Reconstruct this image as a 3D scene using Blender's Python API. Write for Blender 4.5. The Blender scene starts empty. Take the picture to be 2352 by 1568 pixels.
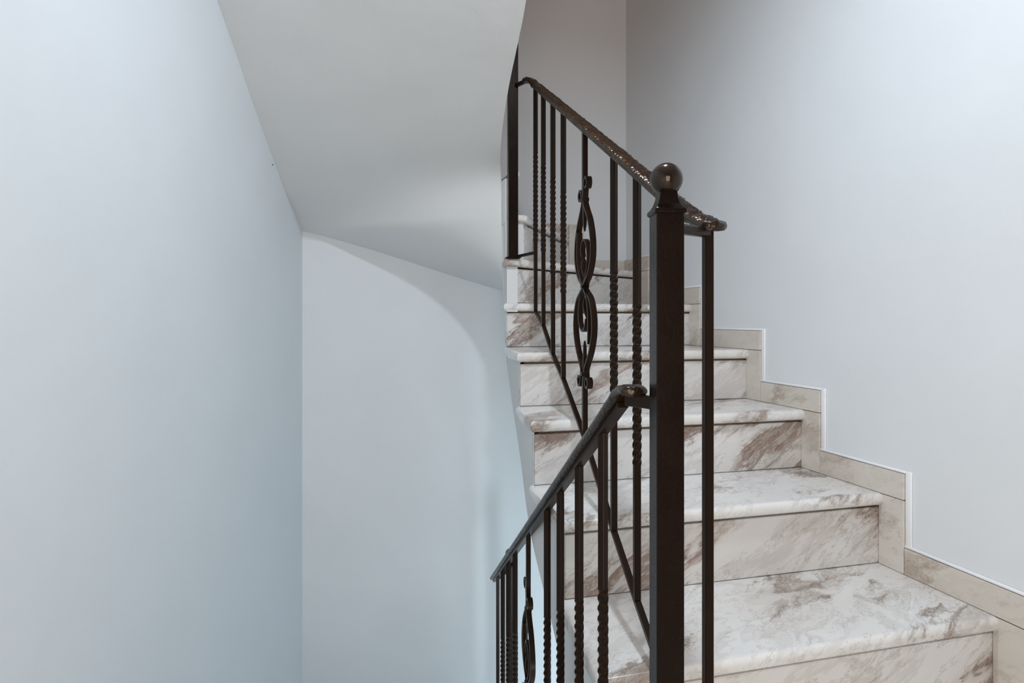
import bpy, bmesh, math, random
from mathutils import Vector, Matrix, noise
random.seed(7)
sc = bpy.context.scene
COL = sc.collection
EZ = 0.96                      # eye height above the landing; all plan data below is in eye coordinates

# ---------------------------------------------------------------- camera, world, exposure
cam = bpy.data.cameras.new('camera'); co = bpy.data.objects.new('camera', cam); COL.objects.link(co)
cam.sensor_width = 36; cam.lens = 1441/2352*36; cam.shift_y = -49/2352; cam.clip_start = .02
co.location = (0, 0, EZ); co.rotation_euler = (math.pi/2, 0, -math.radians(14.6))
sc.camera = co
w = bpy.data.worlds.new('world'); sc.world = w; w.use_nodes = True
w.node_tree.nodes['Background'].inputs[0].default_value = (.55, .42, .33, 1)
w.node_tree.nodes['Background'].inputs[1].default_value = 0.12
sc.view_settings.view_transform = 'Standard'; sc.view_settings.look = 'None'
sc.view_settings.gamma = 1; sc.view_settings.use_curve_mapping = False
sc.view_settings.exposure = 0.55
LAMP = (.415, .93, 1.365)      # flat ceiling lamp at the front edge of the landing above
LAMP_W = 11.2
LAMP_COL = (.83, .905, 1.0)
# area lights; the first is a warm fill added behind the camera
def area(name, loc, rot, sx, sy, power, color):
    l = bpy.data.lights.new(name, 'AREA'); l.shape = 'RECTANGLE'; l.size = sx; l.size_y = sy
    l.energy = power; l.color = color
    o = bpy.data.objects.new(name, l); COL.objects.link(o)
    o.location = (loc[0], loc[1], loc[2]+EZ); o.rotation_euler = rot
    return o
area('rear_warm_fill', (-.25, -1.15, -.15), (math.radians(78), 0, math.radians(-10)), .9, 1.3, 15.5, (1.0, .875, .77))
# added fills: cool one lifting the lower walls, dim warm one browning the upper
area('lower_cool_fill', (.0, -1.1, -2.0), (math.radians(97), 0, 0), 1.4, 1.4, 66, (.78, .92, 1.0))
area('upper_warm_fill', (.95, 1.9, 3.1), (0, 0, 0), .3, .3, 1.6, (1.0, .42, .18))

# ---------------------------------------------------------------- helpers
def V(x, y, z): return Vector((x, y, z+EZ))
def link(name, bm, m, parent=None, smooth=False, kind=None):
    me = bpy.data.meshes.new(name); bmesh.ops.recalc_face_normals(bm, faces=bm.faces)
    bm.to_mesh(me); bm.free()
    for p in me.polygons: p.use_smooth = smooth
    o = bpy.data.objects.new(name, me); COL.objects.link(o)
    if m: me.materials.append(m)
    if parent:
        o.parent = parent
        o.matrix_parent_inverse = parent.matrix_world.inverted() if False else Matrix.Translation(-parent.location)
    if kind: o['kind'] = kind
    return o
def thing(name, label, cat, loc=(0, 0, 0), group=None):
    o = bpy.data.objects.new(name, None); COL.objects.link(o); o.location = loc
    o.empty_display_size = .05; o['label'] = label; o['category'] = cat
    if group: o['group'] = group
    return o
def shade_auto(o, ang=40):
    me = o.data
    for p in me.polygons: p.use_smooth = True
    me.set_sharp_from_angle(angle=math.radians(ang))
def add_prism(bm, pts, z0, z1):
    """vertical prism over a plan polygon; returns bottom and top loops"""
    lo = [bm.verts.new(V(x, y, z0)) for x, y in pts]; hi = [bm.verts.new(V(x, y, z1)) for x, y in pts]
    bm.faces.new(lo[::-1]); bm.faces.new(hi)
    n = len(pts)
    for i in range(n): bm.faces.new((lo[i], lo[(i+1) % n], hi[(i+1) % n], hi[i]))
    return lo, hi
def add_quad(bm, *p): return bm.faces.new([bm.verts.new(q) for q in p])
def frame_at(t, up=Vector((0, 0, 1))):
    t = t.normalized(); s = t.cross(up)
    if s.length < 1e-4: s = t.cross(Vector((0, 1, 0)))
    s.normalize(); return s, s.cross(t).normalized()
def add_bar(bm, p, q, w, h, up=Vector((0, 0, 1))):
    """rectangular bar from p to q, w across, h along up"""
    s, u = frame_at(q-p, up)
    A = [bm.verts.new(p+s*a*w/2+u*b*h/2) for a, b in ((-1, -1), (1, -1), (1, 1), (-1, 1))]
    B = [bm.verts.new(q+s*a*w/2+u*b*h/2) for a, b in ((-1, -1), (1, -1), (1, 1), (-1, 1))]
    bm.faces.new(A[::-1]); bm.faces.new(B)
    for i in range(4): bm.faces.new((A[i], A[(i+1) % 4], B[(i+1) % 4], B[i]))
def bevel(bm, wd, seg=2):
    bmesh.ops.bevel(bm, geom=list(bm.edges), offset=wd, segments=seg, profile=.5, affect='EDGES')
def lathe(bm, prof, c, n=32):
    rings = []
    for r, z in prof:
        rings.append([bm.verts.new(c+Vector((r*math.cos(2*math.pi*k/n), r*math.sin(2*math.pi*k/n), z))) for k in range(n)])
    for a, b in zip(rings, rings[1:]):
        for k in range(n): bm.faces.new((a[k], a[(k+1) % n], b[(k+1) % n], b[k]))
    bm.faces.new(rings[0][::-1]); bm.faces.new(rings[-1])
def catmull(P, n):
    out = []
    Q = [P[0]*2-P[1]]+P+[P[-1]*2-P[-2]]
    for i in range(1, len(Q)-2):
        for k in range(n):
            t = k/n
            a, b, c, d = Q[i-1], Q[i], Q[i+1], Q[i+2]
            out.append(.5*((2*b)+(c-a)*t+(2*a-5*b+4*c-d)*t*t+(3*b-a-3*c+d)*t**3))
    out.append(P[-1].copy()); return out
def lerp_tab(tab, y):
    if y <= tab[0][0]:
        (a, b), (c, d) = tab[0], tab[1]
    elif y >= tab[-1][0]:
        (a, b), (c, d) = tab[-2], tab[-1]
    else:
        for (a, b), (c, d) in zip(tab, tab[1:]):
            if a <= y <= c: break
    return b+(d-b)*(y-a)/(c-a)

# ---------------------------------------------------------------- materials
def mat(name):
    m = bpy.data.materials.new(name); m.use_nodes = True
    nt = m.node_tree; b = nt.nodes['Principled BSDF']
    return m, nt, b
def N(nt, t, **kw):
    n = nt.nodes.new(t)
    for k, v in kw.items():
        if k.startswith('i_'):
            key = k[2:]; n.inputs[int(key) if key.isdigit() else key.replace('_', ' ')].default_value = v
        else: setattr(n, k, v)
    return n
def ramp(nt, stops):
    r = nt.nodes.new('ShaderNodeValToRGB'); e = r.color_ramp.elements
    while len(e) > len(stops): e.remove(e[-1])
    while len(e) < len(stops): e.new(1)
    for k, (p, c) in enumerate(stops): e[k].position = p; e[k].color = c if len(c) == 4 else (*c, 1)
    return r
def plaster(name, col, rough=.6, bump=.12):
    m, nt, b = mat(name); L = nt.links.new
    tc = N(nt, 'ShaderNodeTexCoord')
    n1 = N(nt, 'ShaderNodeTexNoise', i_Scale=3.0, i_Detail=4.0); L(tc.outputs['Object'], n1.inputs['Vector'])
    r = ramp(nt, [(.3, tuple(c*.965 for c in col)), (.7, col)]); L(n1.outputs['Fac'], r.inputs[0]); L(r.outputs[0], b.inputs['Base Color'])
    n2 = N(nt, 'ShaderNodeTexNoise', i_Scale=55.0, i_Detail=5.0, i_Roughness=.6); L(tc.outputs['Object'], n2.inputs['Vector'])
    n3 = N(nt, 'ShaderNodeTexNoise', i_Scale=6.0, i_Detail=2.0); L(tc.outputs['Object'], n3.inputs['Vector'])
    a = N(nt, 'ShaderNodeMath', operation='MULTIPLY_ADD'); L(n3.outputs['Fac'], a.inputs[0]); a.inputs[1].default_value = 6; L(n2.outputs['Fac'], a.inputs[2])
    bp = N(nt, 'ShaderNodeBump', i_Strength=bump, i_Distance=.004); L(a.outputs[0], bp.inputs['Height']); L(bp.outputs[0], b.inputs['Normal'])
    b.inputs['Roughness'].default_value = rough
    return m
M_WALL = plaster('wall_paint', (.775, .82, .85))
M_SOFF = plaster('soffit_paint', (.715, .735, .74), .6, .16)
M_BEAD = plaster('filler_bead', (.90, .92, .95), .4, .05)

def marble(name, base, warm, vein, amount=1.0, rot=(0, 0, 0), rough=.22):
    m, nt, b = mat(name); L = nt.links.new
    tc = N(nt, 'ShaderNodeTexCoord'); oi = N(nt, 'ShaderNodeObjectInfo')
    off = N(nt, 'ShaderNodeVectorMath', operation='SCALE'); off.inputs[0].default_value = (31, 17, 23); L(oi.outputs['Random'], off.inputs['Scale'])
    add = N(nt, 'ShaderNodeVectorMath', operation='ADD'); L(tc.outputs['Object'], add.inputs[0]); L(off.outputs[0], add.inputs[1])
    r1 = N(nt, 'ShaderNodeMapping', vector_type='POINT'); r1.inputs['Rotation'].default_value = rot; L(add.outputs[0], r1.inputs['Vector'])
    sq = N(nt, 'ShaderNodeMapping', vector_type='POINT'); sq.inputs['Scale'].default_value = (1.0, 4.2, 4.2); L(r1.outputs[0], sq.inputs['Vector'])
    # warp
    wn = N(nt, 'ShaderNodeTexNoise', i_Scale=2.6, i_Detail=5.0, i_Roughness=.6); L(sq.outputs[0], wn.inputs['Vector'])
    ws = N(nt, 'ShaderNodeVectorMath', operation='MULTIPLY_ADD'); L(wn.outputs['Color'], ws.inputs[0]); ws.inputs[1].default_value = (.55, .75, .75); L(sq.outputs[0], ws.inputs[2])
    def ridge(scale, lo, hi, det=6.0, rg=.62):
        n = N(nt, 'ShaderNodeTexNoise', i_Scale=scale, i_Detail=det, i_Roughness=rg); L(ws.outputs[0], n.inputs['Vector'])
        s = N(nt, 'ShaderNodeMath', operation='SUBTRACT'); L(n.outputs['Fac'], s.inputs[0]); s.inputs[1].default_value = .5
        a = N(nt, 'ShaderNodeMath', operation='ABSOLUTE'); L(s.outputs[0], a.inputs[0])
        mr = N(nt, 'ShaderNodeMapRange', interpolation_type='SMOOTHSTEP'); L(a.outputs[0], mr.inputs[0])
        mr.inputs[1].default_value = lo; mr.inputs[2].default_value = hi; mr.inputs[3].default_value = 1; mr.inputs[4].default_value = 0
        return mr
    fine = ridge(3.2, .0, .022); mid = ridge(1.5, .0, .05)
    # broad streak mask
    bn = N(nt, 'ShaderNodeTexNoise', i_Scale=1.55, i_Detail=3.0, i_Roughness=.55); L(ws.outputs[0], bn.inputs['Vector'])
    mask = N(nt, 'ShaderNodeMapRange', interpolation_type='SMOOTHSTEP'); L(bn.outputs['Fac'], mask.inputs[0]); mask.inputs[1].default_value = .50; mask.inputs[2].default_value = .66
    core = N(nt, 'ShaderNodeMapRange', interpolation_type='SMOOTHSTEP'); L(bn.outputs['Fac'], core.inputs[0]); core.inputs[1].default_value = .575; core.inputs[2].default_value = .625
    gr = N(nt, 'ShaderNodeTexNoise', i_Scale=9.0, i_Detail=6.0, i_Roughness=.7); L(ws.outputs[0], gr.inputs['Vector'])
    grr = N(nt, 'ShaderNodeMapRange'); L(gr.outputs['Fac'], grr.inputs[0]); grr.inputs[1].default_value = .35; grr.inputs[2].default_value = .6
    cm = N(nt, 'ShaderNodeMath', operation='MULTIPLY'); L(core.outputs[0], cm.inputs[0]); L(grr.outputs[0], cm.inputs[1])
    # gating of the veins
    gate = N(nt, 'ShaderNodeMapRange'); L(mask.outputs[0], gate.inputs[0]); gate.inputs[3].default_value = .28; gate.inputs[4].default_value = 1
    f2 = N(nt, 'ShaderNodeMath', operation='MULTIPLY'); L(fine.outputs[0], f2.inputs[0]); L(gate.outputs[0], f2.inputs[1])
    m2 = N(nt, 'ShaderNodeMath', operation='MULTIPLY'); L(mid.outputs[0], m2.inputs[0]); L(gate.outputs[0], m2.inputs[1])
    # cloud tone
    cl = N(nt, 'ShaderNodeTexNoise', i_Scale=1.1, i_Detail=4.0); L(ws.outputs[0], cl.inputs['Vector'])
    cr = ramp(nt, [(.35, base), (.68, warm)]); L(cl.outputs['Fac'], cr.inputs[0])
    def mixin(prev, fac, k, col):
        s = N(nt, 'ShaderNodeMath', operation='MULTIPLY'); L(fac.outputs[0], s.inputs[0]); s.inputs[1].default_value = k*amount; s.use_clamp = True
        mx = N(nt, 'ShaderNodeMix', data_type='RGBA'); L(s.outputs[0], mx.inputs[0]); L(prev, mx.inputs[6]); mx.inputs[7].default_value = (*col, 1)
        return mx.outputs[2]
    c = mixin(cr.outputs[0], mask, .38, tuple((a+b_)/2 for a, b_ in zip(warm, vein)))
    c = mixin(c, cm, .8, vein)
    c = mixin(c, m2, .55, vein)
    c = mixin(c, f2, .75, tuple(v*.72 for v in vein))
    L(c, b.inputs['Base Color'])
    b.inputs['Roughness'].default_value = rough
    return m
ROT = (0, math.radians(28), math.radians(-30))
M_TREAD = marble('tread_marble', (.80, .81, .805), (.71, .685, .65), (.30, .235, .19), 1.15, ROT, .2)
M_RISER = marble('riser_marble', (.74, .745, .745), (.66, .645, .62), (.29, .215, .175), 1.35, (0, math.radians(33), math.radians(-10)), .22)
M_SKIRT = marble('skirting_marble', (.70, .675, .625), (.64, .60, .535), (.40, .32, .25), .7, (0, math.radians(30), math.radians(60)), .3)
m, nt, b = mat('grout'); b.inputs['Base Color'].default_value = (.22, .155, .10, 1); b.inputs['Roughness'].default_value = .8; M_GROUT = m

def iron(name, col, rough, hammer, spec=.13):
    m, nt, b = mat(name); L = nt.links.new
    tc = N(nt, 'ShaderNodeTexCoord')
    n1 = N(nt, 'ShaderNodeTexNoise', i_Scale=14.0, i_Detail=6.0, i_Roughness=.65); L(tc.outputs['Object'], n1.inputs['Vector'])
    r = ramp(nt, [(.35, col), (.62, tuple(c*1.25 for c in col)), (.78, (col[0]*2.0, col[1]*1.75, col[2]*1.6))]); L(n1.outputs['Fac'], r.inputs[0]); L(r.outputs[0], b.inputs['Base Color'])
    rr = N(nt, 'ShaderNodeMapRange'); L(n1.outputs['Fac'], rr.inputs[0]); rr.inputs[3].default_value = rough*.8; rr.inputs[4].default_value = rough*1.3; L(rr.outputs[0], b.inputs['Roughness'])
    if hammer:
        n2 = N(nt, 'ShaderNodeTexNoise', i_Scale=hammer[0], i_Detail=2.0); L(tc.outputs['Object'], n2.inputs['Vector'])
        bp = N(nt, 'ShaderNodeBump', i_Strength=hammer[1], i_Distance=.002); L(n2.outputs['Fac'], bp.inputs['Height']); L(bp.outputs[0], b.inputs['Normal'])
    b.inputs['Specular IOR Level'].default_value = spec; b.inputs['Specular Tint'].default_value = (1, .84, .72, 1)
    return m
BROWN = (.013, .007, .0045)
M_IRON = iron('brown_painted_iron', BROWN, .28, (140, .08))
M_RAIL = iron('hammered_iron', (.016, .0095, .006), .2, (150, .8), .45)
M_POST = iron('newel_paint', (.008, .0045, .0035), .26, (260, .10))
M_BALL = iron('ball_paint', (.012, .007, .005), .15, None, .45)

# ---------------------------------------------------------------- plan data
WX, BY = 1.30, 2.80                         # right wall, back wall
def left_x(y): return -.19+.2*(y-BY)        # left wall
EDGE = [(.72, .390), (.98, .42), (1.28, .455), (1.56, .468), (1.825, .503), (2.19, .552)]
def edge(y): return lerp_tab(EDGE, y)       # inner face of the plaster string
TT = .030                                   # tread thickness
NOS = [None, (.993, -.641), (1.282, -.4636), (1.560, -.293), (1.825, -.128), (2.189, .032)]  # nosing y, underside z
U6, U7, U8 = .192, .3575, .520

# ---------------------------------------------------------------- room shell
def wall(name, p, q, z0, z1, thick, m=M_WALL):
    bm = bmesh.new(); p = Vector(p); q = Vector(q); d = (q-p).normalized(); n = Vector((-d.y, d.x))*thick
    add_prism(bm, [tuple(p), tuple(q), tuple(q+n), tuple(p+n)], z0, z1)
    return link(name, bm, m, kind='structure')
RY = -1.25
wall('wall_right', (WX, BY+.1), (WX, RY), -3.2, 3.3, .1)
wall('wall_back', (left_x(BY)-.1, BY), (WX+.1, BY), -3.2, 3.3, .1)
wall('wall_left', (left_x(RY), RY), (left_x(BY), BY), -3.2, 3.3, .1)
# rear wall with a doorway to the hall (behind the camera)
bm = bmesh.new()
add_prism(bm, [(left_x(RY)-.1, RY-.1), (-.6, RY-.1), (-.6, RY), (left_x(RY)-.1, RY)], -.96, 1.5)
add_prism(bm, [(.8, RY-.1), (WX+.1, RY-.1), (WX+.1, RY), (.8, RY)], -.96, 1.5)
add_prism(bm, [(-.6, RY-.1), (.8, RY-.1), (.8, RY), (-.6, RY)], 1.12, 1.5)
link('wall_rear', bm, M_WALL, kind='structure')
# landing floor of marble slabs and the landing above as ceiling
bm = bmesh.new(); add_prism(bm, [(left_x(RY), RY), (WX, RY), (WX, .75), (left_x(.70), .70)], -1.2, -.985)
fl = link('floor', bm, M_GROUT, kind='structure')
y = RY
for j in range(5):
    for i in range(6):
        x0 = -1.0+i*.4; y0 = RY+j*.4; x1 = min(x0+.397, WX); y1 = min(y0+.397, .70)
        xa = max(x0, left_x(y0)); xb = max(x0, left_x(y1))
        if x1-max(xa, xb) < .03 or y1-y0 < .02: continue
        bm = bmesh.new(); add_prism(bm, [(xa, y0), (x1, y0), (x1, y1), (xb, y1)], -.985, -.96)
        link('tile', bm, M_TREAD, fl)
bm = bmesh.new(); add_prism(bm, [(left_x(RY), RY), (WX, RY), (WX, 1.16), (left_x(1.16), 1.16)], 1.5, 1.68)
add_prism(bm, [(.60, .66), (WX, .66), (WX, .78), (.60, .78)], 1.20, 1.5)      # unseen beam added to keep light off the upper far walls
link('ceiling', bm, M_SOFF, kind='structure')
bm = bmesh.new(); add_prism(bm, [(left_x(RY), RY), (WX, RY), (WX, BY), (left_x(BY), BY)], 3.2, 3.3)
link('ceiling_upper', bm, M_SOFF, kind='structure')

# ---------------------------------------------------------------- staircase: plaster body
stair = thing('staircase', 'white marble winding staircase rising along the right wall, with smooth plastered curved underside', 'staircase', (WX-.4, .75, 0))
KEYS = [((.390, .72, -1.13), (1.3, .72, -1.13)),
        ((.455, 1.285, -.785), (1.3, 1.285, -.785)),
        ((.472, 1.60, -.585), (1.3, 1.60, -.58)),
        ((.507, 1.85, -.42), (1.3, 1.90, -.42)),
        ((.556, 2.20, -.17), (1.3, 2.35, -.24)),
        ((.560, 2.25, -.02), (1.3, 2.80, -.05)),
        ((.5567, 2.28, .138), (.676, 2.80, .13)),
        ((.549, 2.29, .384), (-.19, 2.80, .388)),
        ((.543, 2.27, .542), (-.231, 2.593, .483)),
        ((.516, 2.12, .648), (-.268, 2.412, .590)),
        ((.500, 1.96, .752), (-.306, 2.218, .720)),
        ((.494, 1.81, .848), (-.3325, 2.087, .812)),
        ((.4877, 1.71, .912), (-.359, 1.953, .905)),
        ((.452, 1.3, 1.18), (-.45, 1.5, 1.22)),
        ((.410, .90, 1.44), (-.530, 1.1, 1.505))]
SUB = 10
inn = catmull([Vector(k[0]) for k in KEYS], SUB)
out = []
zo = catmull([Vector((k[1][2], 0, 0)) for k in KEYS], SUB)
for i in range(len(KEYS)-1):
    a, b = Vector(KEYS[i][1]), Vector(KEYS[i+1][1])
    for k in range(SUB): out.append(a.lerp(b, k/SUB))
out.append(Vector(KEYS[-1][1]))
for k, o_ in enumerate(out):
    if k < 8*SUB: o_.z = zo[k].x
for _ in range(14):             # ease the twist so that the plaster runs smoothly
    a_ = [p.copy() for p in inn]; b_ = [p.z for p in out]
    for k in range(1, 9*SUB+5):
        inn[k].z = (a_[k-1].z+2*a_[k].z+a_[k+1].z)/4; out[k].z = (b_[k-1]+2*b_[k]+b_[k+1])/4
NR = 26
bm = bmesh.new(); grid = []
for a, b in zip(inn, out):
    row = []
    for k in range(NR+1):
        t = k/NR; p = a.lerp(b, t)
        row.append(bm.verts.new((p.x, p.y, p.z+EZ)))
    grid.append(row)
for r0, r1 in zip(grid, grid[1:]):
    for k in range(NR): bm.faces.new((r0[k], r0[k+1], r1[k+1], r1[k]))
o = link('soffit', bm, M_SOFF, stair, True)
# inner string: vertical plaster face from soffit edge to underside of the treads
def top_z(i, p):
    if i <= 4*SUB+4 and p.y < 2.189+.016:
        z = -.82
        for n_ in NOS[1:]:
            if p.y >= n_[0]+.012: z = n_[1]
        return z
    return None
bm = bmesh.new()
for i in range(len(inn)-1):
    a, b = inn[i], inn[i+1]
    n_ = max(1, int((b-a).length/.01))
    for k in range(n_):
        p = a.lerp(b, k/n_); q = a.lerp(b, (k+1)/n_)
        tz = top_z(i, (p+q)/2)
        if tz is None:
            tp, tq = max(p.z+.30, .19), max(q.z+.30, .19)
        else: tp = tq = tz
        add_quad(bm, V(*p), V(*q), V(q.x, q.y, tq), V(p.x, p.y, tp))
bmesh.ops.remove_doubles(bm, verts=bm.verts, dist=.0002)
for f in bm.faces: f.smooth = True
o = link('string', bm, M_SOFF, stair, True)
# backing of the upper flight (its rough top under the treads of the storey above)
bm = bmesh.new(); g2 = []
for i in range(6*SUB+4, len(inn)):
    a, b = inn[i], out[i]
    g2.append([bm.verts.new(V(a.x, a.y, max(a.z+.30, .55))), bm.verts.new(V(b.x, b.y, max(b.z+.30, .55)))])
for r0, r1 in zip(g2, g2[1:]): bm.faces.new((r0[0], r0[1], r1[1], r1[0]))
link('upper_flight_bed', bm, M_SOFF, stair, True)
# small plaster faces turning the inner corner under the winders
bm = bmesh.new()
add_prism(bm, [(.552, 2.192), (.592, 2.192), (.60, 2.26), (.558, 2.26)], .03, U6)
add_prism(bm, [(.556, 2.228), (.622, 2.228), (.66, 2.30), (.56, 2.30)], U6, U7)
add_prism(bm, [(.556, 2.235), (.592, 2.235), (.60, 2.40), (.55, 2.40)], U7, U8)
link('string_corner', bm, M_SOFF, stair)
# mortar bed behind risers
bm = bmesh.new()

lev = [(.745, -.82)]+[(n_[0]+.03, n_[1]) for n_ in NOS[1:]]
for k, (y0, z0) in enumerate(lev):
    y1 = lev[k+1][0] if k+1 < len(lev) else 2.30
    add_prism(bm, [(edge(y0)+.015, y0), (WX, y0), (WX, y1), (edge(min(y1, 2.2))+.02, y1)], z0-.12, z0)
link('mortar_bed', bm, M_GROUT, stair)

# ---------------------------------------------------------------- treads and risers
def tread(pts, under, front, m=M_TREAD, r=.0125):
    """slab over plan polygon; edges listed in front (index pairs) get a bullnose"""
    bm = bmesh.new(); lo, hi = add_prism(bm, pts, under, under+TT)
    n = len(pts); es = []
    for i in front:
        for loop in (lo, hi):
            es.append(bm.edges.get((loop[i], loop[(i+1) % n])))
    bmesh.ops.bevel(bm, geom=es, offset=r, segments=6, profile=.5, affect='EDGES')
    o = link('tread', bm, m, stair); shade_auto(o, 50); return o
def riser(a, b, z0, z1, m=M_RISER, th=.02):
    """vertical slab, front face along a->b in plan, thickness to the back-left of the direction"""
    a = Vector(a); b = Vector(b); d = (b-a).normalized(); n = Vector((-d.y, d.x))*th
    bm = bmesh.new(); add_prism(bm, [tuple(a), tuple(b), tuple(b+n), tuple(a+n)], z0, z1)
    bevel(bm, .0028, 2)
    return link('riser', bm, m, stair)
OV = .014; SK = .010                         # nosing overhang, skirting thickness
tread([(edge(.72)-.012, .72), (WX-.002, .72), (WX-.002, 1.03), (edge(1.02)-.012, 1.03)], -.82, (0, 3))
ys = [n_[0] for n_ in NOS[1:]]
for k in range(4):
    y0, u = NOS[k+1]; y1 = NOS[k+2][0]+OV+.012
    ym = (y0+y1)/2
    tread([(edge(y0)-.012, y0), (WX-.002, y0), (WX-.002, y1), (edge(y1)-.012, y1), (edge(ym)-.012, ym)], u, (0, 3, 4))
tread([(.540, 2.189), (WX-.002, 2.189), (WX-.002, 2.67), (.60, 2.232), (.548, 2.232)], NOS[5][1], (0, 4))
D6 = (Vector((1.30, 2.625))-Vector((.592, 2.176))).normalized()
tread([(.538, 2.174), (.592, 2.176), (WX-.002, 2.625), (WX-.002, BY-.002), (1.0, BY-.002), (.64, 2.26), (.55, 2.26)], U6, (0, 1, 6))
tread([(.580, 2.214), (.632, 2.212), (1.012, BY-.002), (.60, BY-.002), (.60, 2.30), (.580, 2.30)], U7, (0, 1, 5))
tread([(.582, 2.222), (.607, 2.222), (.607, BY-.002), (.10, BY-.002), (.582, 2.40)], U8, (0, 1))
GAP = .006
riser((edge(.735)+.002, .735), (WX-.002, .735), -.96, -.82-GAP)
for k in range(5):
    y0, u = NOS[k+1]; zb = (NOS[k][1] if k else -.82)+TT
    riser((edge(y0+OV)+.001, y0+OV), (WX-.002, y0+OV), zb+.001, u-GAP)
n6 = Vector((-D6.y, D6.x))*OV
riser(tuple(Vector((.592, 2.176))+n6+Vector((.002, .004))), (WX-.002, 2.625+OV/D6.x*1.0), NOS[5][1]+TT+.001, U6-GAP)
D7 = (Vector((1.012, BY))-Vector((.632, 2.212))).normalized(); n7 = Vector((-D7.y, D7.x))*OV
riser(tuple(Vector((.632, 2.212))+n7+D7*.01), tuple(Vector((1.012, BY))+n7-D7*.02), U6+TT+.001, U7-GAP)
riser((.607-OV, 2.235), (.607-OV, BY-.002), U7+TT+.001, U8-GAP)

# ---------------------------------------------------------------- skirting tiles on the walls
bb = bpy.data.objects.new('baseboard_right', None); COL.objects.link(bb); bb.location = (WX, 1.4, .5); bb['kind'] = 'structure'
HS, VW = .064, .075
def tile_right(ya, yb, z0, z1, th=SK, m=M_SKIRT):
    bm = bmesh.new(); g = .0009
    add_prism(bm, [(WX-th, ya+g), (WX, ya+g), (WX, yb-g), (WX-th, yb-g)], z0+g, z1-g)
    bevel(bm, .0009, 1); return link('tile', bm, m, bb)
bead = bmesh.new()
def bead_h(ya, yb, z):      # white filler running along a top edge
    add_prism(bead, [(WX-.007, ya), (WX, ya), (WX, yb), (WX-.007, yb)], z, z+.007)
def bead_v(y, z0, z1):      # down the front edge of an upright tile
    add_prism(bead, [(WX-.006, y-.017), (WX, y-.017), (WX, y), (WX-.006, y)], z0, z1)
lv = [(.735, -.79)]+[(n_[0]+OV, n_[1]+TT) for n_ in NOS[1:]]+[(2.625+OV, U6+TT)]
gro = bmesh.new()
for k in range(len(lv)):
    yr, zt = lv[k]
    zb = lv[k-1][1] if k else -.96
    f = yr-VW if k < 6 else yr-.09
    nxt = (lv[k+1][0]-(VW if k+1 < 6 else .09)) if k+1 < len(lv) else BY
    tile_right(f, yr, zb, zt)                 # upright piece beside the riser
    tile_right(f, nxt, zt, zt+HS)             # level piece above the tread
    bead_h(f-.001, nxt+.001, zt+HS); bead_v(f, zb+HS if k else -.96, zt+HS+.007)
    add_prism(gro, [(WX-SK+.0015, f+.002), (WX, f+.002), (WX, nxt), (WX-SK+.0015, nxt)], zb if k == 0 else zt-.02, zt+HS-.002)
    add_prism(gro, [(WX-SK+.0015, f+.002), (WX, f+.002), (WX, yr), (WX-SK+.0015, yr)], zb, zt)
bevel(bead, .0024, 2)
o = link('filler_bead', bead, M_BEAD, bb); shade_auto(o, 60)
link('grout', gro, M_GROUT, bb)
bk = bpy.data.objects.new('baseboard_back', None); COL.objects.link(bk); bk.location = (1.0, BY, 1.1); bk['kind'] = 'structure'
def tile_back(xa, xb, z0, z1):
    bm = bmesh.new(); g = .0009
    add_prism(bm, [(xa+g, BY-SK), (xb-g, BY-SK), (xb-g, BY), (xa+g, BY)], z0+g, z1-g); bevel(bm, .0009, 1); link('tile', bm, M_SKIRT, bk)
tile_back(1.012+.07, WX-SK, U6+TT, U6+TT+HS)
tile_back(1.004, 1.012+.07, U6+TT, U7+TT+HS)
tile_back(.607+.07, 1.004, U7+TT, U7+TT+HS)
tile_back(.60, .607+.07, U7+TT, U8+TT+HS)
tile_back(.15, .60, U8+TT, U8+TT+HS)

# ---------------------------------------------------------------- ironwork
def square_bar(x, y, z0, z1, rot, size=.012, twist=None, parent=None, name='baluster'):
    """upright bar; twist=(za, zb, turns) winds that stretch"""
    bm = bmesh.new(); rings = []
    zs = [z0]
    if twist:
        za, zb, turns = twist; n_ = int(turns*16)
        zs += [za+(zb-za)*k/n_ for k in range(n_+1)]
    zs.append(z1)
    ch = .12                                   # chamfered corners
    prof = []
    for a in range(4):
        for s in (-ch, ch):
            th = math.pi/4+a*math.pi/2+s; prof.append((th, size/2*1.4142*(.93)))
    for z in zs:
        w_ = 0
        if twist:
            t = min(1, max(0, (z-za)/(zb-za))); w_ = t*turns*2*math.pi
        sw = 1.0
        if twist and 0 < (z-za)/(zb-za) < 1: sw = 1.10
        rings.append([bm.verts.new(V(x+r*sw*math.cos(th+w_+rot), y+r*sw*math.sin(th+w_+rot), z)) for th, r in prof])
    for a, b in zip(rings, rings[1:]):
        for k in range(8): bm.faces.new((a[k], a[(k+1) % 8], b[(k+1) % 8], b[k]))
    bm.faces.new(rings[0][::-1]); bm.faces.new(rings[-1])
    o = link(name, bm, M_IRON, parent); shade_auto(o, 30); return o
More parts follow.
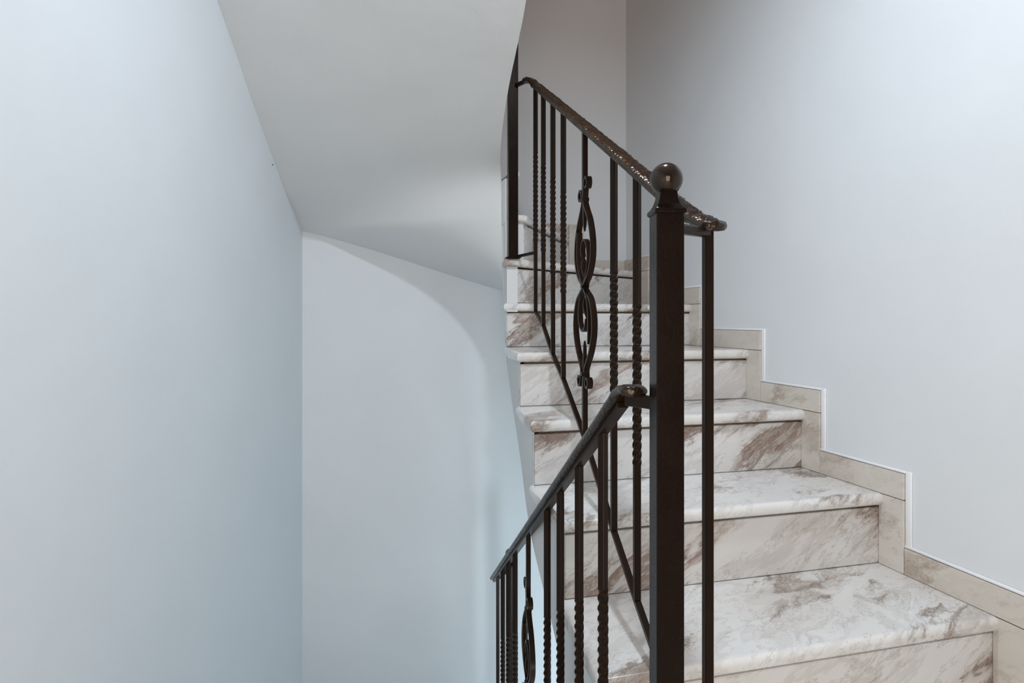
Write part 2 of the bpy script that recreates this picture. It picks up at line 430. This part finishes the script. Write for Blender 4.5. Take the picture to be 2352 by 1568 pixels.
def hammered_rail(path, parent, seed, w_=.036, t_=.013, amp=1.0):
    """flat handrail swept along path (underside centre line), scalloped and hammered"""
    pts = catmull(path, 40); bm = bmesh.new(); rings = []
    # resample evenly
    L_ = [0]
    for a, b in zip(pts, pts[1:]): L_.append(L_[-1]+(b-a).length)
    n_ = int(L_[-1]/.0022); res = []; j = 0
    for k in range(n_+1):
        s = L_[-1]*k/n_
        while j < len(L_)-2 and L_[j+1] < s: j += 1
        d = (L_[j+1]-L_[j]) or 1e-9
        res.append((s, pts[j].lerp(pts[j+1], (s-L_[j])/d)))
    for k, (s, p) in enumerate(res):
        q = res[min(k+4, n_)][1]-res[max(k-4, 0)][1]
        si, up = frame_at(q)
        e = min(1, .35+math.sqrt(max(0, min(s, L_[-1]-s))/.016)) if min(s, L_[-1]-s) < .016 else 1
        w2 = w_/2*min(1, e); ring = []
        bite = amp*.0017*math.sin(2*math.pi*s/.0135+seed)
        prof = [(-.55, 0), (-.85, .06), (-1, .35), (-1, .62), (-.86, .9), (-.55, 1.02), (-.2, 1.06), (.2, 1.06), (.55, 1.02), (.86, .9), (1, .62), (1, .35), (.85, .06), (.55, 0), (0, .0)]
        for a, b in prof:
            x_ = a*w2; z_ = b*t_
            if abs(a) > .8: x_ += math.copysign(bite, a)
            if b > .8: z_ += amp*(.0019*math.sin(2*math.pi*s/.0135+seed)*math.cos(a*5.0)+.0024*noise.noise(Vector((s*150, a*4, seed))))
            ring.append(bm.verts.new(p+Vector((0, 0, EZ))+si*x_+up*z_))
        rings.append(ring)
    m_ = len(rings[0])
    for a, b in zip(rings, rings[1:]):
        for k in range(m_): bm.faces.new((a[k], a[(k+1) % m_], b[(k+1) % m_], b[k]))
    bm.faces.new(rings[0][::-1]); bm.faces.new(rings[-1])
    o = link('handrail', bm, M_RAIL, parent); shade_auto(o, 60)
    return o
def strip(path2, origin, dirv, width, thick, parent, name, taper=None):
    """flat iron strip bent in the plane (dirv, z): path2 is [(s, z)...]"""
    P = catmull([Vector((a, b, 0)) for a, b in path2], 10)
    nrm = Vector((dirv.y, -dirv.x, 0)).normalized(); bm = bmesh.new(); rings = []
    for k, p in enumerate(P):
        q = P[min(k+1, len(P)-1)]-P[max(k-1, 0)]; q.normalize(); t2 = Vector((-q.y, q.x))
        f = 1.0
        if taper: f = taper(k/(len(P)-1))
        ring = []
        for a, b in ((-1, -1), (1, -1), (1, 1), (-1, 1)):
            s_ = p.x+t2.x*thick/2*b*min(1, .4+.6*f); z_ = p.y+t2.y*thick/2*b*min(1, .4+.6*f)
            c = origin+dirv*s_+Vector((0, 0, z_))+nrm*a*width/2*f
            ring.append(bm.verts.new(c))
        rings.append(ring)
    for a, b in zip(rings, rings[1:]):
        for k in range(4): bm.faces.new((a[k], a[(k+1) % 4], b[(k+1) % 4], b[k]))
    bm.faces.new(rings[0][::-1]); bm.faces.new(rings[-1])
    o = link(name, bm, M_IRON, parent); shade_auto(o, 45); return o
def curl(cx, cz, r, a0, a1, n_=12, r1=.45):
    out_ = []
    for k in range(n_+1):
        t = k/n_; a = a0+(a1-a0)*t; rr = r*(1-(1-r1)*t*t)
        out_.append((cx+rr*math.cos(a), cz+rr*math.sin(a)))
    return out_
def scroll_baluster(x, y, z0, z1, zw, dirv, rot, parent, near_top, far_top):
    """bar broken by a figure-eight scroll; zw = height of its waist; dirv points to the near end"""
    t = bpy.data.objects.new('scroll_baluster', None); COL.objects.link(t); t.parent = parent; t.location = Vector((x, y, zw+EZ))-parent.location
    t.empty_display_size = .03
    def sub(o):                 # place under the scroll baluster without moving it
        o.parent = t; o.matrix_parent_inverse = Matrix.Translation(-Vector((x, y, zw+EZ))); return o
    O = V(x, y, zw); tmp = bpy.data.objects.new('t', None); tmp.location = (0, 0, 0)
    def bar(za, zb, tip):
        bm = bmesh.new(); rings = []
        ks = [(za, 1), (tip+(za-tip)*.40, 1), (tip+(za-tip)*.06, .62), (tip, .25)]
        for z, f in ks:
            rings.append([bm.verts.new(V(x+.006*f*1.414*math.cos(rot+math.pi/4+a*math.pi/2), y+.006*f*1.414*math.sin(rot+math.pi/4+a*math.pi/2), z)) for a in range(4)])
        for a, b in zip(rings, rings[1:]):
            for k in range(4): bm.faces.new((a[k], a[(k+1) % 4], b[(k+1) % 4], b[k]))
        bm.faces.new(rings[0][::-1]); bm.faces.new(rings[-1])
        sub(link('bar', bm, M_IRON)); 
    bar(z1, None, zw+.133); bar(z0, None, zw-.133)
    W_, T_ = .014, .0062
    for s in (1, -1):
        tz = near_top if s > 0 else far_top
        R = .0145
        top = [(s*(.008+R)+R*math.cos(a)*s*-1, tz+R*math.sin(a)) for a in ()]
        cx = s*.030
        cc = curl(cx, tz, R, math.pi*(.5)+ (0), math.pi*.5-2*math.pi*.95, 14, .5)
        # curl runs: inner end -> over the top -> down the bar side
        pts = []
        for k in range(15):
            u_ = k/14; a = math.radians(-120)+u_*math.radians(300)   # inner end round to the bar side
            rr = R*(.55+.45*min(1, u_*1.6))
            pts.append((cx+s*rr*math.cos(a), tz+rr*math.sin(a)))
        oval = [(s*.0095, tz-.022), (s*.010, .203), (s*.026, .182), (s*.055, .150), (s*.075, .105), (s*.074, .062), (s*.048, .025), (s*.012, .004), (-s*.004, -.008)]
        low = [(-s*.020, -.016), (-s*.055, -.036), (-s*.077, -.075), (-s*.077, -.115), (-s*.056, -.155), (-s*.026, -.186), (-s*.011, -.205)]
        R2 = .0135; c2 = -s*.030; bz = -.231
        pts2 = []
        for k in range(15):
            u_ = 1-k/14; a = math.radians(120)-u_*math.radians(300)
            rr = R2*(.55+.45*min(1, u_*1.6))
            pts2.append((c2-s*rr*math.cos(a), bz+rr*math.sin(a)))
        # thin the curl ends a little so the catmull stays smooth
        off = s*.0006
        sub(strip(pts+oval+low+pts2, O+Vector((dirv.y, -dirv.x, 0))*off*2, dirv, W_, T_, None, 'scroll_strip'))
    inner1 = [(-.050, .136), (-.051, .10), (-.048, .06), (-.032, .03), (-.006, .006), (.006, -.006), (.032, -.028), (.047, -.06), (.050, -.10), (.048, -.140)]
    sub(strip(inner1, O, dirv, W_, T_, None, 'inner_strip'))
    leaf = lambda u_: 1.0 if .12 < u_ < .88 else (.35+.9*math.sin(math.pi*min(1, (u_ if u_ < .5 else 1-u_)/.12)) if min(u_, 1-u_) < .12 else 1)
    inner2 = [(.004, .018), (-.004, .040), (-.008, .062), (-.018, .088), (-.010, .106), (.008, .111), (.028, .098), (.038, .075), (.036, .05), (.024, .026), (.004, .006),
              (-.012, -.010), (-.032, -.034), (-.041, -.062), (-.036, -.090), (-.018, -.106), (.002, -.108), (.018, -.094), (.022, -.072), (.010, -.052), (.004, -.028)]
    sub(strip(inner2, O, dirv, W_*.85, T_*.9, None, 'inner_hook', leaf))
    for zz in (near_top-.025 if near_top < far_top else far_top-.012, -.0, -.214):
        bm = bmesh.new(); add_bar(bm, O+Vector((0, 0, zz-.005)), O+Vector((0, 0, zz+.005)), .019, .015, dirv)
        bevel(bm, .0015, 1); sub(link('collar', bm, M_IRON))
    bpy.data.objects.remove(tmp)
    return t

# ---- upper railing
def up_xy(y): return .409+.103*y
def up_z(y): return .271+.532*(y-1.071)
up = thing('stair_railing', 'brown iron railing with hammered handrail climbing the marble steps behind the ball-topped post', 'railing', V(up_xy(1.4), 1.4, -.4))
urot = -math.atan(.103)
udir = Vector((-.103, -1, 0)).normalized()
path = [Vector((up_xy(.763), .763, .122)), Vector((up_xy(.785), .785, .128)), Vector((up_xy(.81), .81, .138)), Vector((up_xy(.86), .86, up_z(.86)))]
for yy in (1.1, 1.4, 1.7, 1.95, 2.04): path.append(Vector((up_xy(yy), yy, up_z(yy))))
path += [Vector((up_xy(2.075), 2.075, up_z(2.075)-.001)), Vector((.613, 2.105, .832)), Vector((.603, 2.13, .835))]
hammered_rail(path, up, 1.0)
def low_z(y): return lerp_tab([(.72, -.715), (1.071, -.518), (1.208, -.434), (1.434, -.281), (1.657, -.160), (1.791, -.098), (1.933, -.014), (2.066, .034)], y)
for yy in (.927, 1.071, 1.208, 1.657, 1.791, 1.933, 2.066):
    zt, zb = up_z(yy)+.002, low_z(yy)
    mid = zt-.243; tw = (mid-.30, mid, 4.6)
    if yy > 1.5: tw = (zb+.235, zt-.225, 4.6)
    square_bar(up_xy(yy), yy, zb, zt, urot, .012, tw, up)
square_bar(up_xy(.786), .786, low_z(.786), .128, urot, .0125, None, up)
scroll_baluster(up_xy(1.434), 1.434, low_z(1.434), up_z(1.434)+.002, .083, udir, urot, up, .243, .222)
bm = bmesh.new()
yy = [.735, 1.071, 1.208, 1.434, 1.657, 1.791, 1.933, 2.070]
for a, b in zip(yy, yy[1:]): add_bar(bm, V(up_xy(a), a, low_z(a)-.004), V(up_xy(b), b, low_z(b)-.004), .012, .008)
link('bottom_rail', bm, M_IRON, up)
bm = bmesh.new(); add_bar(bm, V(.585, 2.19, .228), V(up_xy(2.066), 2.066, .232), .011, .010); bevel(bm, .001, 1); link('bottom_link', bm, M_IRON, up)
bm = bmesh.new(); add_bar(bm, V(.580, 2.180, .842), V(.604, 2.128, .842), .012, .012); bevel(bm, .001, 1); link('top_link', bm, M_IRON, up)
bm = bmesh.new(); add_bar(bm, V(.404, .733, .1195), V(.492, .788, .1235), .014, .014); bevel(bm, .004, 3); link('top_link', bm, M_IRON, up)

# ---- lower railing
def lo_x(y): return .28+.115*y
def lo_z(y): return -.170-.570*(y-.914)
lo = thing('stair_railing', 'lower brown iron railing sloping down and away, left of the ball-topped post', 'railing', V(lo_x(1.4), 1.4, -1.2))
lrot = -math.atan(.115); ldir = Vector((-.115, -1, 0)).normalized()
path = [Vector((lo_x(.762), .762, -.102)), Vector((lo_x(.785), .785, -.101)), Vector((lo_x(.81), .81, -.109)), Vector((lo_x(.85), .85, lo_z(.85)))]
for yy in (1.1, 1.4, 1.7, 2.0, 2.25): path.append(Vector((lo_x(yy), yy, lo_z(yy))))
path.append(Vector((lo_x(2.42), 2.42, lo_z(2.42))))
hammered_rail(path, lo, 2.0, amp=.35)
# channel under the handrail that the balusters are welded to
bm = bmesh.new(); add_bar(bm, V(lo_x(.815), .815, lo_z(.815)-.005), V(lo_x(2.41), 2.41, lo_z(2.41)-.004), .016, .009); bevel(bm, .001, 1); link('rail_channel', bm, M_IRON, lo)
for k, yy in enumerate((.914, 1.065, 1.22, 1.357, 1.856, 2.006, 2.156, 2.306)):
    zt = lo_z(yy)-.004; zb = zt-.785
    tw = None if k == 7 else (zt-.243-.30, zt-.243, 4.6)
    square_bar(lo_x(yy), yy, zb, zt, lrot, .012, tw, lo)
scroll_baluster(lo_x(1.616), 1.616, lo_z(1.616)-.785, lo_z(1.616)-.004, -.970, ldir, lrot, lo, .222, .252)
bm = bmesh.new(); add_bar(bm, V(lo_x(.74), .74, lo_z(.74)-.79), V(lo_x(2.34), 2.34, lo_z(2.34)-.79), .012, .008); link('bottom_rail', bm, M_IRON, lo)
bm = bmesh.new(); add_bar(bm, V(lo_x(.795), .795, -.109), V(.388, .728, -.107), .012, .017); bevel(bm, .002, 2); link('top_link', bm, M_IRON, lo)
bm = bmesh.new(); add_bar(bm, V(lo_x(2.306), 2.306, lo_z(2.306)-.010), V(.600, 2.36, lo_z(2.306)-.006), .010, .010); link('end_link', bm, M_IRON, lo)

# ---- newel posts
def newel(x, y, z0, z1, deg, label, a=.035, ball=True, group=None):
    t = thing('newel_post', label, 'post', V(x, y, z0))
    R = Matrix.Rotation(math.radians(deg), 4, 'Z'); C = Matrix.Translation(V(x, y, 0))@R
    def sq(bm, prof, sides=4, rot=math.pi/4, k=1.4142):
        rings = []
        for r, z in prof:
            rings.append([bm.verts.new(C@Vector((r*k*math.cos(rot+2*math.pi*j/sides), r*k*math.sin(rot+2*math.pi*j/sides), z))) for j in range(sides)])
        for p, q in zip(rings, rings[1:]):
            for j in range(sides): bm.faces.new((p[j], p[(j+1) % sides], q[(j+1) % sides], q[j]))
        bm.faces.new(rings[0][::-1]); bm.faces.new(rings[-1])
    bm = bmesh.new(); sq(bm, [(a/2, z0), (a/2, z1)]); bevel(bm, .0012, 2); link('shaft', bm, M_POST, t)
    if ball:
        bm = bmesh.new(); h = a/2
        sq(bm, [(h*1.02, z1-.004), (h*1.14, z1-.002), (h*1.14, z1+.002), (h*.98, z1+.005), (h*.80, z1+.010), (h*.66, z1+.018), (h*.62, z1+.026)])
        bevel(bm, .0007, 1); shade_auto(link('collar', bm, M_POST, t), 40)
        bm = bmesh.new(); bmesh.ops.create_uvsphere(bm, u_segments=48, v_segments=32, radius=.0208, matrix=Matrix.Translation(V(x, y, z1+.0425)))
        link('ball_finial', bm, M_BALL, t, True)
    bm = bmesh.new(); sq(bm, [(a/2*1.5, z0), (a/2*1.5, z0+.004)]); link('foot_plate', bm, M_POST, t)
    return t
newel(.3923, .7245, -.96, .137, -11.7, 'thick square dark brown iron post topped with a glossy ball, in the foreground')
# far newel stands on the sixth tread and runs up behind the curved plaster edge
newel(.5735, 2.192, U6+TT, 1.02, -6, 'square brown iron post at the far top end of the railing, half hidden')
newel(.613, 2.375, -2.05, -.955, -8, 'small distant brown iron post at the lower end of the descending railing')

# ---------------------------------------------------------------- flight going down (below the frame)
low = thing('staircase', 'lower marble flight leading down from the landing beside the left wall', 'staircase', V(0, .75, -1.13))
def low_piece(name, pts, z0, z1, m):
    bm = bmesh.new(); add_prism(bm, pts, z0, z1); return link(name, bm, m, low)
for k in range(5):
    y0 = .70+.29*k; y1 = y0+.31; z = -.96-.175*(k+1)
    low_piece('tread', [(left_x(y0)+.001, y0), (lo_x(y0)+.02, y0), (lo_x(y1)+.02, y1), (left_x(y1)+.001, y1)], z-TT, z, M_TREAD)
    low_piece('riser', [(left_x(y0)+.001, y0-.02), (lo_x(y0)+.015, y0-.02), (lo_x(y0)+.015, y0), (left_x(y0)+.001, y0)], z, z+.175-(TT if k else .02), M_RISER)
    low_piece('plaster_body', [(left_x(y0), y0), (lo_x(y0)+.01, y0), (lo_x(y1)+.01, y1), (left_x(y1), y1)], z-.2, z-TT, M_SOFF)
piv = (.60, 2.16); z = -.96-.175*5
wed = [[piv, (left_x(2.15), 2.15), (left_x(2.6), 2.6)], [piv, (left_x(2.6), 2.6), (left_x(BY), BY), (.1, BY)], [piv, (.1, BY), (.62, BY)], [piv, (.62, BY), (1.15, BY)], [piv, (1.15, BY), (WX, BY), (WX, 2.5)], [piv, (WX, 2.5), (WX, 2.1)]]
for wd in wed:
    z -= .175; low_piece('tread', wd[::-1], z-.2, z, M_TREAD)
bm = bmesh.new(); add_prism(bm, [(-1, RY), (WX, RY), (WX, 2.3), (-.3, 2.3)], -3.2, -3.1); link('floor_lower', bm, M_TREAD, kind='structure')

# ---------------------------------------------------------------- small things
bm = bmesh.new(); yn = 2.415; c = V(left_x(yn)+.001, yn, .562)
bmesh.ops.create_uvsphere(bm, u_segments=10, v_segments=6, radius=.0022, matrix=Matrix.Translation(c))
nail = link('nail', bm, M_IRON, None, True); nail['label'] = 'tiny dark nail head in the pale left wall just below the sloping plaster edge'; nail['category'] = 'nail'

# ceiling lamp (above the frame); carries its own light
lamp = thing('ceiling_lamp', 'flat round white ceiling lamp above the ball-topped post', 'lamp', V(LAMP[0], LAMP[1], 1.40))
bm = bmesh.new(); lathe(bm, [(.085, LAMP[2]+.004), (.09, LAMP[2]+.010), (.09, LAMP[2]+.030), (.07, LAMP[2]+.045)], V(LAMP[0], LAMP[1], 0)); link('housing', bm, M_BEAD, lamp)
l = bpy.data.lights.new('lamp_light', 'AREA'); l.shape = 'DISK'; l.size = .13; l.energy = LAMP_W; l.color = LAMP_COL
lo_ = bpy.data.objects.new('lamp_light', l); COL.objects.link(lo_); lo_.location = V(*LAMP)
